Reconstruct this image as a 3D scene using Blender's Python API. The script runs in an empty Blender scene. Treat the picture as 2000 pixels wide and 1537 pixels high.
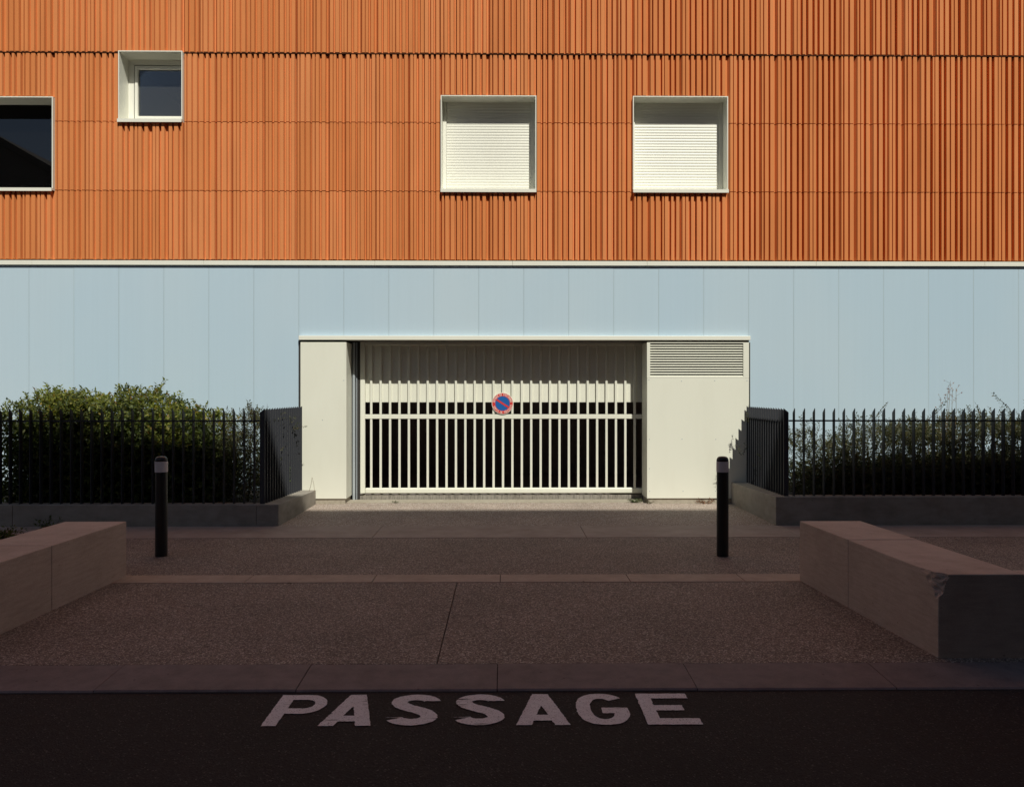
import bpy, bmesh, math, random
import numpy as np
from mathutils import Vector, Matrix

# ------------------------------------------------------------------ camera, sky, sun, exposure
SC = bpy.context.scene
COL = SC.collection
F, CX, HY, CAMH = 1515.0, 1000.0, 768.5, 1.62       # photograph: focal length and centre in its own pixels
TH = math.atan(15 / F)                               # the camera is turned a touch to the right
cam = bpy.data.cameras.new('camera'); camo = bpy.data.objects.new('camera', cam); COL.objects.link(camo)
cam.sensor_width = 36; cam.lens = F / 2000 * 36; cam.clip_end = 2000; cam.clip_start = 0.05
camo.location = (0, 0, CAMH); camo.rotation_euler = (math.radians(90), 0, -TH)
SC.camera = camo

SUN = Vector((0.35, -1.0, 1.27)).normalized()
W = bpy.data.worlds.new('World'); SC.world = W; W.use_nodes = True
nt = W.node_tree; nt.nodes.clear()
sky = nt.nodes.new('ShaderNodeTexSky'); sky.sky_type = 'NISHITA'; sky.sun_disc = False
sky.sun_elevation = math.asin(SUN.z); sky.sun_rotation = math.atan2(SUN.x, SUN.y)
sky.air_density = 1.0; sky.dust_density = 1.5; sky.ozone_density = 1.4
bg = nt.nodes.new('ShaderNodeBackground'); bg.inputs['Strength'].default_value = 0.05
wo = nt.nodes.new('ShaderNodeOutputWorld')
nt.links.new(sky.outputs[0], bg.inputs['Color']); nt.links.new(bg.outputs[0], wo.inputs['Surface'])
sun = bpy.data.lights.new('sun', 'SUN'); suno = bpy.data.objects.new('sun', sun); COL.objects.link(suno)
sun.energy = 5.0; sun.angle = math.radians(0.5); sun.color = (1.0, 0.975, 0.855)
suno.rotation_euler = SUN.to_track_quat('Z', 'Y').to_euler(); suno.location = (6, -12, 24)
vs = SC.view_settings
vs.view_transform = 'Standard'; vs.look = 'None'; vs.gamma = 1.0; vs.use_curve_mapping = False
vs.exposure = -0.22
SC.cycles.max_bounces = 8; SC.cycles.diffuse_bounces = 5; SC.cycles.transparent_max_bounces = 8
SC.cycles.sample_clamp_indirect = 4.0

# ------------------------------------------------------------------ measuring helpers (photo pixel -> metres on a known plane)
def wx(px, Y): return Y * math.tan(math.atan((px - CX) / F) + TH)
def wz(px, py, Y):
    zc = wx(px, Y) * math.sin(TH) + Y * math.cos(TH)
    return CAMH + (HY - py) / F * zc
def gr(px, py, z=0.0):
    zc = F * (CAMH - z) / (py - HY); xc = (px - CX) / F * zc
    return xc * math.cos(TH) + zc * math.sin(TH), zc * math.cos(TH) - xc * math.sin(TH)

# ------------------------------------------------------------------ mesh helpers
class MB:
    def __init__(s): s.v = []; s.f = []
    def add(s, vs, fs):
        n = len(s.v); s.v += [tuple(p) for p in vs]; s.f += [tuple(i + n for i in f) for f in fs]; return s
    def box(s, x0, x1, y0, y1, z0, z1):
        return s.add([(x0,y0,z0),(x1,y0,z0),(x1,y1,z0),(x0,y1,z0),(x0,y0,z1),(x1,y0,z1),(x1,y1,z1),(x0,y1,z1)],
                     [(0,3,2,1),(4,5,6,7),(0,1,5,4),(1,2,6,5),(2,3,7,6),(3,0,4,7)])
    def prism(s, pts, axis, a, b):
        """closed 2-D outline pulled along an axis from a to b"""
        n = len(pts)
        def P(p, t):
            return {'x': (t, p[0], p[1]), 'y': (p[0], t, p[1]), 'z': (p[0], p[1], t)}[axis]
        v = [P(p, a) for p in pts] + [P(p, b) for p in pts]
        return s.add(v, [tuple(range(n))[::-1], tuple(range(n, 2*n))] + [(i, (i+1) % n, n+(i+1) % n, n+i) for i in range(n)])
    def lathe(s, prof, cx, cy, n=24):
        v = []; f = []
        for r, z in prof:
            for k in range(n):
                a = 2*math.pi*k/n; v.append((cx + r*math.cos(a), cy + r*math.sin(a), z))
        for i in range(len(prof)-1):
            for k in range(n):
                f.append((i*n+k, i*n+(k+1) % n, (i+1)*n+(k+1) % n, (i+1)*n+k))
        f.append(tuple(range(n))[::-1]); f.append(tuple(range((len(prof)-1)*n, len(prof)*n)))
        return s.add(v, f)
    def tube(s, pts, radii, n=5):
        pts = [Vector(p) for p in pts]; v = []; f = []
        for i, p in enumerate(pts):
            d = (pts[min(i+1, len(pts)-1)] - pts[max(i-1, 0)]).normalized()
            u = d.cross(Vector((0.31, 0.93, 0.2))).normalized(); w = d.cross(u)
            for k in range(n):
                a = 2*math.pi*k/n; v.append(tuple(p + (u*math.cos(a) + w*math.sin(a))*radii[i]))
        for i in range(len(pts)-1):
            for k in range(n): f.append((i*n+k, i*n+(k+1) % n, (i+1)*n+(k+1) % n, (i+1)*n+k))
        f.append(tuple(range(n))); f.append(tuple(range((len(pts)-1)*n, len(pts)*n)))
        return s.add(v, f)
    def mesh(s, name, mat, bevel=0, seg=2, smooth=False):
        me = bpy.data.meshes.new(name); bm = bmesh.new()
        vv = [bm.verts.new(p) for p in s.v]
        for f in s.f:
            try: bm.faces.new([vv[i] for i in f])
            except ValueError: pass
        bmesh.ops.recalc_face_normals(bm, faces=bm.faces)
        if bevel:
            bmesh.ops.bevel(bm, geom=[e for e in bm.edges if len(e.link_faces) == 2 and e.calc_face_angle(0) > 0.5],
                            offset=bevel, segments=seg, affect='EDGES', profile=0.5)
        if smooth:
            for f in bm.faces: f.smooth = True
        bm.to_mesh(me); bm.free()
        if mat: me.materials.append(mat)
        return me
    def obj(s, name, mat, parent=None, **k):
        return link(name, s.mesh(name, mat, **k), parent)

def link(name, data, parent=None):
    o = bpy.data.objects.new(name, data); COL.objects.link(o)
    if parent is not None:
        o.parent = parent; o.matrix_parent_inverse = Matrix.Translation(-parent_world(parent))
    return o
def parent_world(p):
    v = Vector(p.location)
    return v if p.parent is None else v            # every parent below is top-level or sits at its thing's origin
def thing(name, label, cat, loc=(0,0,0), group=None):
    o = bpy.data.objects.new(name, None); COL.objects.link(o); o.location = loc; o.empty_display_size = 0.2
    tag(o, label, cat, group); return o
def tag(o, label, cat, group=None):
    o['label'] = label; o['category'] = cat
    if group: o['group'] = group
    return o
def kind(o, k): o['kind'] = k; return o
def piece(name, me, parent, loc=(0,0,0)):
    """an object that shares mesh data; loc in world space, parents here all sit unrotated"""
    o = bpy.data.objects.new(name, me); COL.objects.link(o); o.parent = parent
    o.location = Vector(loc) - WORLD.get(parent.name, Vector(parent.location)); return o
WORLD = {}

# ------------------------------------------------------------------ materials
def mat(name, color, rough=0.6, spec=0.4, metal=0.0):
    m = bpy.data.materials.new(name); m.use_nodes = True
    b = m.node_tree.nodes['Principled BSDF']
    b.inputs['Base Color'].default_value = (*color, 1); b.inputs['Roughness'].default_value = rough
    b.inputs['Specular IOR Level'].default_value = spec; b.inputs['Metallic'].default_value = metal
    return m
def N(m, t, **k):
    n = m.node_tree.nodes.new(t)
    for a, v in k.items():
        if a in n.inputs: n.inputs[a].default_value = v
        else: setattr(n, a, v)
    return n
def L(m, a, b): m.node_tree.links.new(a, b)
def bsdf(m): return m.node_tree.nodes['Principled BSDF']
def ramp(m, stops):
    r = N(m, 'ShaderNodeValToRGB'); e = r.color_ramp.elements
    while len(e) < len(stops): e.new(0.5)
    for i, (p, c) in enumerate(stops): e[i].position = p; e[i].color = (*c, 1)
    return r
def coords(m, scale=(1,1,1)):
    tc = N(m, 'ShaderNodeTexCoord'); mp = N(m, 'ShaderNodeMapping'); mp.inputs['Scale'].default_value = scale
    g = N(m, 'ShaderNodeNewGeometry'); L(m, g.outputs['Position'], mp.inputs['Vector']); return mp.outputs[0]
def mixc(m, fac, a, b, mode='MIX'):
    x = N(m, 'ShaderNodeMix', data_type='RGBA', blend_type=mode)
    for sock, v in ((x.inputs[0], fac), (x.inputs[6], a), (x.inputs[7], b)):
        if hasattr(v, 'links') or isinstance(v, bpy.types.NodeSocket): L(m, v, sock)
        elif isinstance(v, tuple): sock.default_value = (*v, 1)
        else: sock.default_value = v
    return x.outputs[2]
def bump(m, h, strength, dist):
    b = N(m, 'ShaderNodeBump', Strength=strength, Distance=dist); L(m, h, b.inputs['Height'])
    L(m, b.outputs[0], bsdf(m).inputs['Normal']); return b
def noise(m, vec, scale, detail=4, rough=0.55):
    n = N(m, 'ShaderNodeTexNoise', Scale=scale, Detail=detail, Roughness=rough); L(m, vec, n.inputs['Vector']); return n.outputs['Fac']

def painted(name, color, rough=0.45, dirt=(0.62, 0.58, 0.5), amount=0.25, vert=True):
    m = mat(name, color, rough)
    v = coords(m, (1.3, 1.3, 0.35) if vert else (1, 1, 1))
    r = ramp(m, [(0.45, (0, 0, 0)), (0.85, (1, 1, 1))]); L(m, noise(m, v, 2.2, 6, 0.6), r.inputs[0])
    mul = N(m, 'ShaderNodeMath', operation='MULTIPLY'); mul.inputs[1].default_value = amount; L(m, r.outputs[0], mul.inputs[0])
    L(m, mixc(m, mul.outputs[0], color, tuple(c*d for c, d in zip(color, dirt))), bsdf(m).inputs['Base Color'])
    return m

M = {}
M['cream'] = painted('cream_panel', (0.775, 0.772, 0.675), 0.42, amount=0.16)
M['cream_trim'] = painted('cream_trim', (0.79, 0.785, 0.70), 0.4, amount=0.14)
M['white_shutter'] = painted('shutter_white', (0.82, 0.81, 0.735), 0.38, amount=0.16)
M['dark'] = mat('dark_void', (0.012, 0.011, 0.011), 0.9, 0.1)
M['room'] = mat('room_wall', (0.3, 0.26, 0.25), 0.9, 0.1)
M['steel'] = mat('galvanised_steel', (0.42, 0.46, 0.5), 0.5, 0.4, 0.25)
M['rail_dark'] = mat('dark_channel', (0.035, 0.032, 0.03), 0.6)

# terracotta, every tile its own shade
m = M['terracotta'] = mat('terracotta', (0.6, 0.22, 0.08), 0.8, 0.2)
oi = N(m, 'ShaderNodeObjectInfo')
r = ramp(m, [(0.0, (0.625, 0.211, 0.067)), (0.5, (0.67, 0.235, 0.079)), (1.0, (0.70, 0.257, 0.094))]); L(m, oi.outputs['Random'], r.inputs[0])
v = coords(m, (5, 5, 0.8))
st = ramp(m, [(0.3, (0.93, 0.92, 0.91)), (0.7, (1.04, 1.03, 1.02))]); L(m, noise(m, v, 1.6, 4, 0.5), st.inputs[0])
L(m, mixc(m, 1.0, r.outputs[0], st.outputs[0], 'MULTIPLY'), bsdf(m).inputs['Base Color'])
v2 = coords(m); bump(m, noise(m, v2, 220, 3), 0.12, 0.002)
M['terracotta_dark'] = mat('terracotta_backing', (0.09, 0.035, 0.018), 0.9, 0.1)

# pale blue translucent sheet wall
m = M['blue'] = mat('blue_sheet', (0.46, 0.58, 0.63), 0.34, 0.45)
oi = N(m, 'ShaderNodeObjectInfo')
r = ramp(m, [(0.0, (0.462, 0.592, 0.706)), (0.55, (0.468, 0.598, 0.712)), (1.0, (0.478, 0.604, 0.710))]); L(m, oi.outputs['Random'], r.inputs[0])
big = ramp(m, [(0.35, (0.97, 0.985, 0.99)), (0.7, (1.06, 1.02, 0.985))]); L(m, noise(m, coords(m, (0.35, 1, 0.25)), 1.0, 3), big.inputs[0])
fl = ramp(m, [(0.35, (0.992, 0.992, 0.992)), (0.65, (1.006, 1.006, 1.006))]); L(m, noise(m, coords(m, (16, 1, 0.25)), 1.6, 3), fl.inputs[0])
c = mixc(m, 1.0, r.outputs[0], big.outputs[0], 'MULTIPLY'); L(m, mixc(m, 1.0, c, fl.outputs[0], 'MULTIPLY'), bsdf(m).inputs['Base Color'])
wv = N(m, 'ShaderNodeTexWave', wave_type='BANDS', bands_direction='X', Scale=10.0); L(m, coords(m), wv.inputs['Vector'])
bump(m, wv.outputs['Fac'], 0.06, 0.001)
M['blue_joint'] = mat('blue_joint', (0.425, 0.53, 0.60), 0.5)

# exposed aggregate
def aggregate(name, gain):
  m = mat(name, (0.4, 0.34, 0.28), 0.75, 0.3)
  def G(c): return tuple(min(0.9, q*gain) for q in c)
  v = coords(m)
  vo = N(m, 'ShaderNodeTexVoronoi', Scale=112.0, Randomness=1.0); L(m, v, vo.inputs['Vector'])
  sep = N(m, 'ShaderNodeSeparateColor'); L(m, vo.outputs['Color'], sep.inputs[0])
  r = ramp(m, [(0.0, G((0.17, 0.137, 0.125))), (0.3, G((0.29, 0.238, 0.212))), (0.6, G((0.385, 0.322, 0.286))), (0.86, G((0.50, 0.43, 0.385))), (1.0, G((0.82, 0.75, 0.67)))])
  L(m, sep.outputs[0], r.inputs[0])
  edge = ramp(m, [(0.0, (1, 1, 1)), (0.55, (0.85, 0.84, 0.82)), (0.95, (0.5, 0.46, 0.42))])
  sc = N(m, 'ShaderNodeMath', operation='MULTIPLY'); sc.inputs[1].default_value = 1.35; L(m, vo.outputs['Distance'], sc.inputs[0]); L(m, sc.outputs[0], edge.inputs[0])
  patch = ramp(m, [(0.3, (0.80, 0.79, 0.78)), (0.72, (1.06, 1.04, 1.02))]); L(m, noise(m, v, 1.4, 6, 0.6), patch.inputs[0])
  c = mixc(m, 1.0, r.outputs[0], edge.outputs[0], 'MULTIPLY'); L(m, mixc(m, 1.0, c, patch.outputs[0], 'MULTIPLY'), bsdf(m).inputs['Base Color'])
  inv = N(m, 'ShaderNodeMath', operation='SUBTRACT'); inv.inputs[0].default_value = 1.0; L(m, sc.outputs[0], inv.inputs[1])
  bump(m, inv.outputs[0], 0.7, 0.005)
  return m
M['aggregate'] = aggregate('exposed_aggregate', 1.0); M['aggregate_pale'] = aggregate('pale_aggregate', 1.55)

def stone(name, base, vein, scale=1.0, vscale=(1.2, 1.2, 14), bumpd=0.002, spots=0.5):
    m = mat(name, base, 0.72, 0.3)
    v = coords(m, vscale)
    r = ramp(m, [(0.28, vein), (0.55, base), (0.8, tuple(min(1, c*1.12) for c in base))]); L(m, noise(m, v, 2.4*scale, 8, 0.65), r.inputs[0])
    g = ramp(m, [(0.25, (0.78, 0.76, 0.74)), (0.75, (1.08, 1.07, 1.05))]); L(m, noise(m, coords(m), 3.0, 7, 0.65), g.inputs[0])
    f = ramp(m, [(0.3, (0.86, 0.86, 0.86)), (0.7, (1.07, 1.07, 1.07))]); L(m, noise(m, coords(m), 160, 3), f.inputs[0])
    c = mixc(m, spots, r.outputs[0], g.outputs[0], 'MULTIPLY'); c = mixc(m, 1.0, c, f.outputs[0], 'MULTIPLY')
    vp = N(m, 'ShaderNodeTexVoronoi', Scale=7.0); L(m, coords(m, (1, 1, 1.7)), vp.inputs['Vector'])
    vr = ramp(m, [(0.035, (0.45, 0.42, 0.40)), (0.06, (1, 1, 1))]); L(m, vp.outputs['Distance'], vr.inputs[0]); c = mixc(m, 0.8, c, vr.outputs[0], 'MULTIPLY')
    sm = ramp(m, [(0.40, (1, 1, 1)), (0.62, (0.90, 0.885, 0.87)), (0.75, (0.80, 0.77, 0.74))]); L(m, noise(m, coords(m, (1, 1, .6)), 1.7, 7, 0.7), sm.inputs[0]); c = mixc(m, 1.0, c, sm.outputs[0], 'MULTIPLY')
    L(m, c, bsdf(m).inputs['Base Color'])
    bump(m, noise(m, coords(m), 60, 6, 0.7), 0.5, bumpd); return m
M['bench'] = stone('bench_limestone', (0.54, 0.43, 0.36), (0.46, 0.36, 0.295), vscale=(1.6, 1.6, 12), scale=1.6)
M['band'] = stone('band_stone', (0.46, 0.37, 0.30), (0.38, 0.30, 0.245), vscale=(3, 3, 3))
M['band_grey'] = stone('band_concrete', (0.40, 0.33, 0.29), (0.33, 0.27, 0.235), vscale=(2, 2, 2))
M['kerb'] = stone('kerb_granite', (0.235, 0.195, 0.19), (0.175, 0.145, 0.145), vscale=(4, 4, 4), spots=0.7)
M['concrete'] = stone('planter_concrete', (0.33, 0.305, 0.275), (0.25, 0.23, 0.205), vscale=(2, 2, 5), spots=0.9)
M['plinth'] = stone('plinth_concrete', (0.42, 0.38, 0.31), (0.3, 0.26, 0.21), vscale=(8, 8, 8))
M['scuffed'] = stone('scuffed_concrete', (0.36, 0.33, 0.29), (0.10, 0.09, 0.08), vscale=(9, 9, 1.5), scale=2.0)
M['joint'] = mat('joint_dirt', (0.035, 0.028, 0.024), 0.95, 0.05)
M['soil'] = stone('soil', (0.12, 0.095, 0.075), (0.06, 0.048, 0.038), vscale=(10, 10, 10))

# asphalt and its paint
m = M['asphalt'] = mat('asphalt', (0.04, 0.036, 0.036), 0.85, 0.25)
v = coords(m); vo = N(m, 'ShaderNodeTexVoronoi', Scale=150.0); L(m, v, vo.inputs['Vector'])
sep = N(m, 'ShaderNodeSeparateColor'); L(m, vo.outputs['Color'], sep.inputs[0])
r = ramp(m, [(0.0, (0.018, 0.0155, 0.0155)), (0.7, (0.030, 0.026, 0.026)), (0.96, (0.042, 0.037, 0.036)), (1.0, (0.11, 0.095, 0.09))]); L(m, sep.outputs[0], r.inputs[0])
g = ramp(m, [(0.3, (0.75, 0.75, 0.75)), (0.75, (1.15, 1.13, 1.1))]); L(m, noise(m, v, 1.1, 6, 0.6), g.inputs[0])
L(m, mixc(m, 1.0, r.outputs[0], g.outputs[0], 'MULTIPLY'), bsdf(m).inputs['Base Color'])
bump(m, vo.outputs['Distance'], 0.6, 0.005)

m = M['road_paint'] = mat('road_paint', (0.5, 0.46, 0.45), 0.7, 0.3)
v = coords(m)
sp = noise(m, coords(m, (1, 1, 1)), 120, 4, 0.7); rs = ramp(m, [(0.36, (0, 0, 0)), (0.41, (1, 1, 1))]); L(m, sp, rs.inputs[0])
stv = coords(m, (2.2, 34, 1)); sn = noise(m, stv, 1.6, 5, 0.6); rn = ramp(m, [(0.40, (0, 0, 0)), (0.45, (1, 1, 1))]); L(m, sn, rn.inputs[0])
bl = noise(m, v, 2.6, 2); rb = ramp(m, [(0.36, (0, 0, 0)), (0.42, (1, 1, 1))]); L(m, bl, rb.inputs[0])
mx = N(m, 'ShaderNodeMath', operation='MAXIMUM'); L(m, rn.outputs[0], mx.inputs[0]); L(m, rb.outputs[0], mx.inputs[1])
mm = N(m, 'ShaderNodeMath', operation='MULTIPLY'); L(m, mx.outputs[0], mm.inputs[0]); L(m, rs.outputs[0], mm.inputs[1])
tone = ramp(m, [(0.3, (0.64, 0.62, 0.62)), (0.7, (0.80, 0.785, 0.785))]); L(m, noise(m, v, 30, 6, 0.7), tone.inputs[0])
L(m, mixc(m, mm.outputs[0], (0.045, 0.04, 0.04), tone.outputs[0]), bsdf(m).inputs['Base Color'])
bump(m, noise(m, v, 150, 3), 0.5, 0.003)

M['fence'] = mat('anthracite_steel', (0.034, 0.036, 0.044), 0.45, 0.4)
M['bollard'] = mat('black_bollard', (0.014, 0.013, 0.013), 0.35, 0.4)
M['band_white'] = mat('white_band', (0.62, 0.57, 0.57), 0.4)
M['red'] = mat('sign_red', (0.62, 0.045, 0.04), 0.4); M['sign_blue'] = mat('sign_blue', (0.015, 0.115, 0.38), 0.4); M['sign_white'] = mat('sign_white', (0.85, 0.80, 0.72), 0.4)

# window glass: see-through with a mirror coat
m = M['glass'] = bpy.data.materials.new('window_glass'); m.use_nodes = True; m.node_tree.nodes.clear()
tr = N(m, 'ShaderNodeBsdfTransparent'); tr.inputs[0].default_value = (0.55, 0.6, 0.62, 1)
gl = N(m, 'ShaderNodeBsdfGlossy'); gl.inputs['Roughness'].default_value = 0.0; gl.inputs['Color'].default_value = (1, 1, 1, 1)
df = N(m, 'ShaderNodeBsdfDiffuse'); df.inputs['Color'].default_value = (0.5, 0.5, 0.5, 1)
fr = N(m, 'ShaderNodeFresnel', IOR=1.9); ms = N(m, 'ShaderNodeMixShader'); L(m, fr.outputs[0], ms.inputs[0]); L(m, tr.outputs[0], ms.inputs[1]); L(m, gl.outputs[0], ms.inputs[2])
ms2 = N(m, 'ShaderNodeMixShader'); ms2.inputs[0].default_value = 0.06; L(m, ms.outputs[0], ms2.inputs[1]); L(m, df.outputs[0], ms2.inputs[2])
mo = N(m, 'ShaderNodeOutputMaterial'); L(m, ms2.outputs[0], mo.inputs[0])
M['glass_clear'] = m.copy(); [setattr(n.inputs[0], 'default_value', 0.004) for n in M['glass_clear'].node_tree.nodes if n.type == 'MIX_SHADER' and not n.inputs[0].links]

def leafmat(name, stops, trans=0.35):
    m = bpy.data.materials.new(name); m.use_nodes = True
    b = bsdf(m); b.inputs['Roughness'].default_value = 0.5; b.inputs['Specular IOR Level'].default_value = 0.35
    g = N(m, 'ShaderNodeNewGeometry'); r = ramp(m, stops); L(m, g.outputs['Random Per Island'], r.inputs[0])
    L(m, r.outputs[0], b.inputs['Base Color'])
    t = N(m, 'ShaderNodeBsdfTranslucent'); h = N(m, 'ShaderNodeHueSaturation', Saturation=1.15, Value=1.6); L(m, r.outputs[0], h.inputs['Color']); L(m, h.outputs[0], t.inputs[0])
    x = N(m, 'ShaderNodeMixShader'); x.inputs[0].default_value = trans
    L(m, b.outputs[0], x.inputs[1]); L(m, t.outputs[0], x.inputs[2])
    L(m, x.outputs[0], m.node_tree.nodes['Material Output'].inputs[0]); return m
M['leaf_dark'] = leafmat('leaf_dark', [(0.0, (0.036, 0.050, 0.016)), (0.5, (0.062, 0.085, 0.024)), (0.85, (0.11, 0.135, 0.036)), (1.0, (0.17, 0.18, 0.05))], 0.42)
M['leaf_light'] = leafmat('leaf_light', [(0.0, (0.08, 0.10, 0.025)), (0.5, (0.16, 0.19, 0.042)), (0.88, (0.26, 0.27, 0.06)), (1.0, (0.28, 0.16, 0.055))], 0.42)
M['leaf_fine'] = leafmat('leaf_fine', [(0.0, (0.035, 0.042, 0.018)), (0.5, (0.06, 0.068, 0.026)), (0.85, (0.10, 0.10, 0.042)), (1.0, (0.16, 0.14, 0.07))])
M['leaf_green'] = leafmat('leaf_weed', [(0.0, (0.05, 0.075, 0.03)), (1.0, (0.13, 0.17, 0.07))])
M['leaf_dry'] = leafmat('leaf_dry', [(0.0, (0.14, 0.05, 0.025)), (0.6, (0.28, 0.11, 0.05)), (1.0, (0.36, 0.2, 0.1))])
M['stem'] = mat('woody_stem', (0.075, 0.05, 0.032), 0.9, 0.1)
M['dry_stem'] = mat('dry_stem', (0.22, 0.16, 0.1), 0.9, 0.1)
M['opposite'] = stone('opposite_render', (0.10, 0.092, 0.09), (0.08, 0.073, 0.07), vscale=(1, 1, 1))
M['roof'] = mat('opposite_roof', (0.05, 0.042, 0.04), 0.9)

random.seed(7); RNG = np.random.default_rng(11)

# ------------------------------------------------------------------ the ground
YF = 11.40                                  # face of the building
Y_ROAD = gr(985, 1340)[1]; Y_KERB = gr(985, 1296)[1]
ZR = -0.03
kind(MB().box(-160, 160, -160, 160, -0.4, -0.10).obj('ground', M['soil']), 'structure')
road = kind(MB().box(-40, 40, -6.0, Y_ROAD, -0.09, ZR).obj('road', M['asphalt']), 'structure')
XP0, XP1 = -12.0, 12.0
pav = kind(MB().box(XP0, XP1, Y_ROAD + 0.01, YF + 0.40, -0.09, -0.020).obj('pavement', M['joint']), 'structure')
def row(y0, y1, joints, name, m, z0=-0.02, z1=0.0, gap=0.006, bev=0.003):
    xs = [XP0] + joints + [XP1]
    for a, b in zip(xs[:-1], xs[1:]):
        MB().box(a + gap/2, b - gap/2, y0 + gap/2, y1 - gap/2, z0 + 0.0005, z1).obj(name, m, pav, bevel=bev, seg=1)
yb0, yb1 = gr(985, 1137)[1], gr(985, 1122)[1]          # narrow stone band
yg0, yg1 = gr(985, 1050)[1], gr(985, 1027)[1]          # wide grey band
row(Y_KERB + 0.002, yb0, [-0.405], 'aggregate_slab', M['aggregate'], gap=0.006)
row(yb0, yb1, [wx(px, (yb0+yb1)/2) for px in (-10, 245, 486, 731, 977, 1227, 1447, 1700, 1950)], 'band_stone', M['band'], z1=0.003)
row(yb1, yg0, [], 'aggregate_slab', M['aggregate'])
row(yg0, yg1, [wx(px, 9.1) for px in (-62, 333, 737, 1139, 1540, 1915)], 'band_slab', M['band_grey'], z1=0.003, gap=0.005)
row(yg1, YF + 0.10, [], 'aggregate_slab', M['aggregate_pale'])
row(YF + 0.10, YF + 0.40, [], 'threshold_slab', M['plinth'], z1=0.012)

kerb = thing('kerb', 'low worn granite kerb between aggregate pavement and dark asphalt', 'kerb', (0, Y_ROAD, 0))
del kerb['category']; kind(kerb, 'structure')
kj = [-40*0 + gr(985, 1298)[1]*0 + (-0.04 + 1.113*k) for k in range(-9, 11)]
for k, (a, b) in enumerate(zip(kj[:-1], kj[1:])):
    d = random.uniform(-0.002, 0.002)
    pr = [(Y_ROAD, -0.09), (Y_KERB, -0.09), (Y_KERB, 0.002 + d), (Y_KERB - 0.045, 0.001 + d), (Y_ROAD + 0.012, -0.016 + d), (Y_ROAD, -0.024 + d)]
    MB().prism(pr, 'x', a + 0.0025, b - 0.0025).obj('kerb_stone', M['kerb'], kerb)

# ------------------------------------------------------------------ the building
bld = thing('building', 'wide building with ribbed orange terracotta cladding above a pale blue panel wall', 'building', (0, 0, 0))
XB0, XB1 = -12.0, 12.0
ZT = [wz(985, py, YF) for py in (508, 374, 240, 105)]; ZT.append(ZT[-1] + (ZT[-1] - ZT[-2])); ZT.append(ZT[-1] + (ZT[-1]-ZT[-2]))
TW = (wx(1422.5, YF) - wx(104, YF)) / 42
XK0 = wx(104, YF) + 19 * TW
def gx(k): return XK0 + k * TW

# windows: (first grid column, last, z bottom, z top)
zwt = wz(985, 188, YF)
WINS = {'big': (-26, -19, ZT[1], wz(60, 190, YF)), 'small': (-15, -11, ZT[2], ZT[3] + 0.01), 'mid': (5, 11, ZT[1], zwt), 'right': (17, 23, ZT[1], zwt)}

profs = [
 [(0.000,.012),(0.004,0),(0.060,0),(0.072,.052),(0.101,.052),(0.104,0),(0.137,0),(0.149,.052),(0.179,.052),(0.182,0),(0.231,0),(0.237,.035)],
 [(0.000,.052),(0.024,0),(0.047,0),(0.057,.050),(0.066,.050),(0.070,0),(0.126,0),(0.136,.044),(0.150,.044),(0.153,0),(0.210,0),(0.222,.056),(0.237,.058)],
 [(0.000,.058),(0.030,0),(0.069,0),(0.072,.030),(0.080,.030),(0.083,0),(0.121,0),(0.124,.050),(0.144,.050),(0.160,0),(0.201,0),(0.213,.050),(0.237,.050)],
 [(0.000,.020),(0.003,0),(0.055,0),(0.067,.052),(0.096,.052),(0.099,0),(0.133,0),(0.145,.052),(0.173,.052),(0.176,0),(0.224,0),(0.229,.055),(0.237,.058)],
 [(0.000,.058),(0.032,0),(0.078,0),(0.081,.050),(0.094,.050),(0.110,0),(0.166,0),(0.178,.050),(0.203,.050),(0.206,0),(0.230,0),(0.237,.02)],
 [(0.000,.016),(0.003,0),(0.040,0),(0.044,.040),(0.054,.040),(0.057,0),(0.103,0),(0.115,.052),(0.146,.052),(0.149,0),(0.197,0),(0.209,.052),(0.237,.052)],
]
tile_cache = {}
def tile_mesh(var, h):
    key = (var, round(h, 4))
    if key not in tile_cache:
        g = (0.0012, 0.0032, 0.0012, 0.0036, 0.0014, 0.0024)[var]
        p = [(g + x * (TW - 2*g) / 0.237, d * 0.9) for x, d in profs[var]]
        out = [(x, d) for x, d in p] + [(TW - g, 0.065), (g, 0.065)]
        tile_cache[key] = MB().prism(out, 'z', 0, h).mesh('tile', M['terracotta'])
    return tile_cache[key]
def in_win(k, z0, z1):
    for a, b, w0, w1 in WINS.values():
        if a <= k < b and z0 < w1 - 0.02 and z1 > w0 + 0.02: return (w0, w1)
    return None
GAP = 0.011
prev = -1
for k in range(-27, 46):
    lo = random.randrange(6)
    while lo == prev: lo = random.randrange(6)
    prev = lo; hi = random.randrange(6)
    for rI in range(4):
        z0, z1 = ZT[rI], ZT[rI+1]
        var = hi if rI == 3 else lo
        if rI == 2: z1 -= 0.020
        w = in_win(k, z0, z1)
        spans = [(z0, z1)] if not w else [(a, b) for a, b in ((z0, w[0]), (w[1] + 0.012, z1)) if b - a > 0.05]
        for a, b in spans:
            o = piece('tile', tile_mesh(var, b - a - GAP), bld, (gx(k), YF + random.uniform(-.0015, .0015) - (0.004 if rI == 3 else 0), a + GAP/2))
            o.rotation_euler = (random.uniform(-.001, .001), random.uniform(-.0012, .0012), random.uniform(-.003, .003))
# closing strip under the top course, seen as a dark ragged shadow line
MB().box(gx(-27), gx(-15) - 0.01, YF + 0.002, YF + 0.058, ZT[3] - 0.012, ZT[3] - 0.004).box(gx(-11) + 0.01, gx(46), YF + 0.002, YF + 0.058, ZT[3] - 0.012, ZT[3] - 0.004).obj('closing_strip', M['terracotta_dark'], bld)

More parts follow.
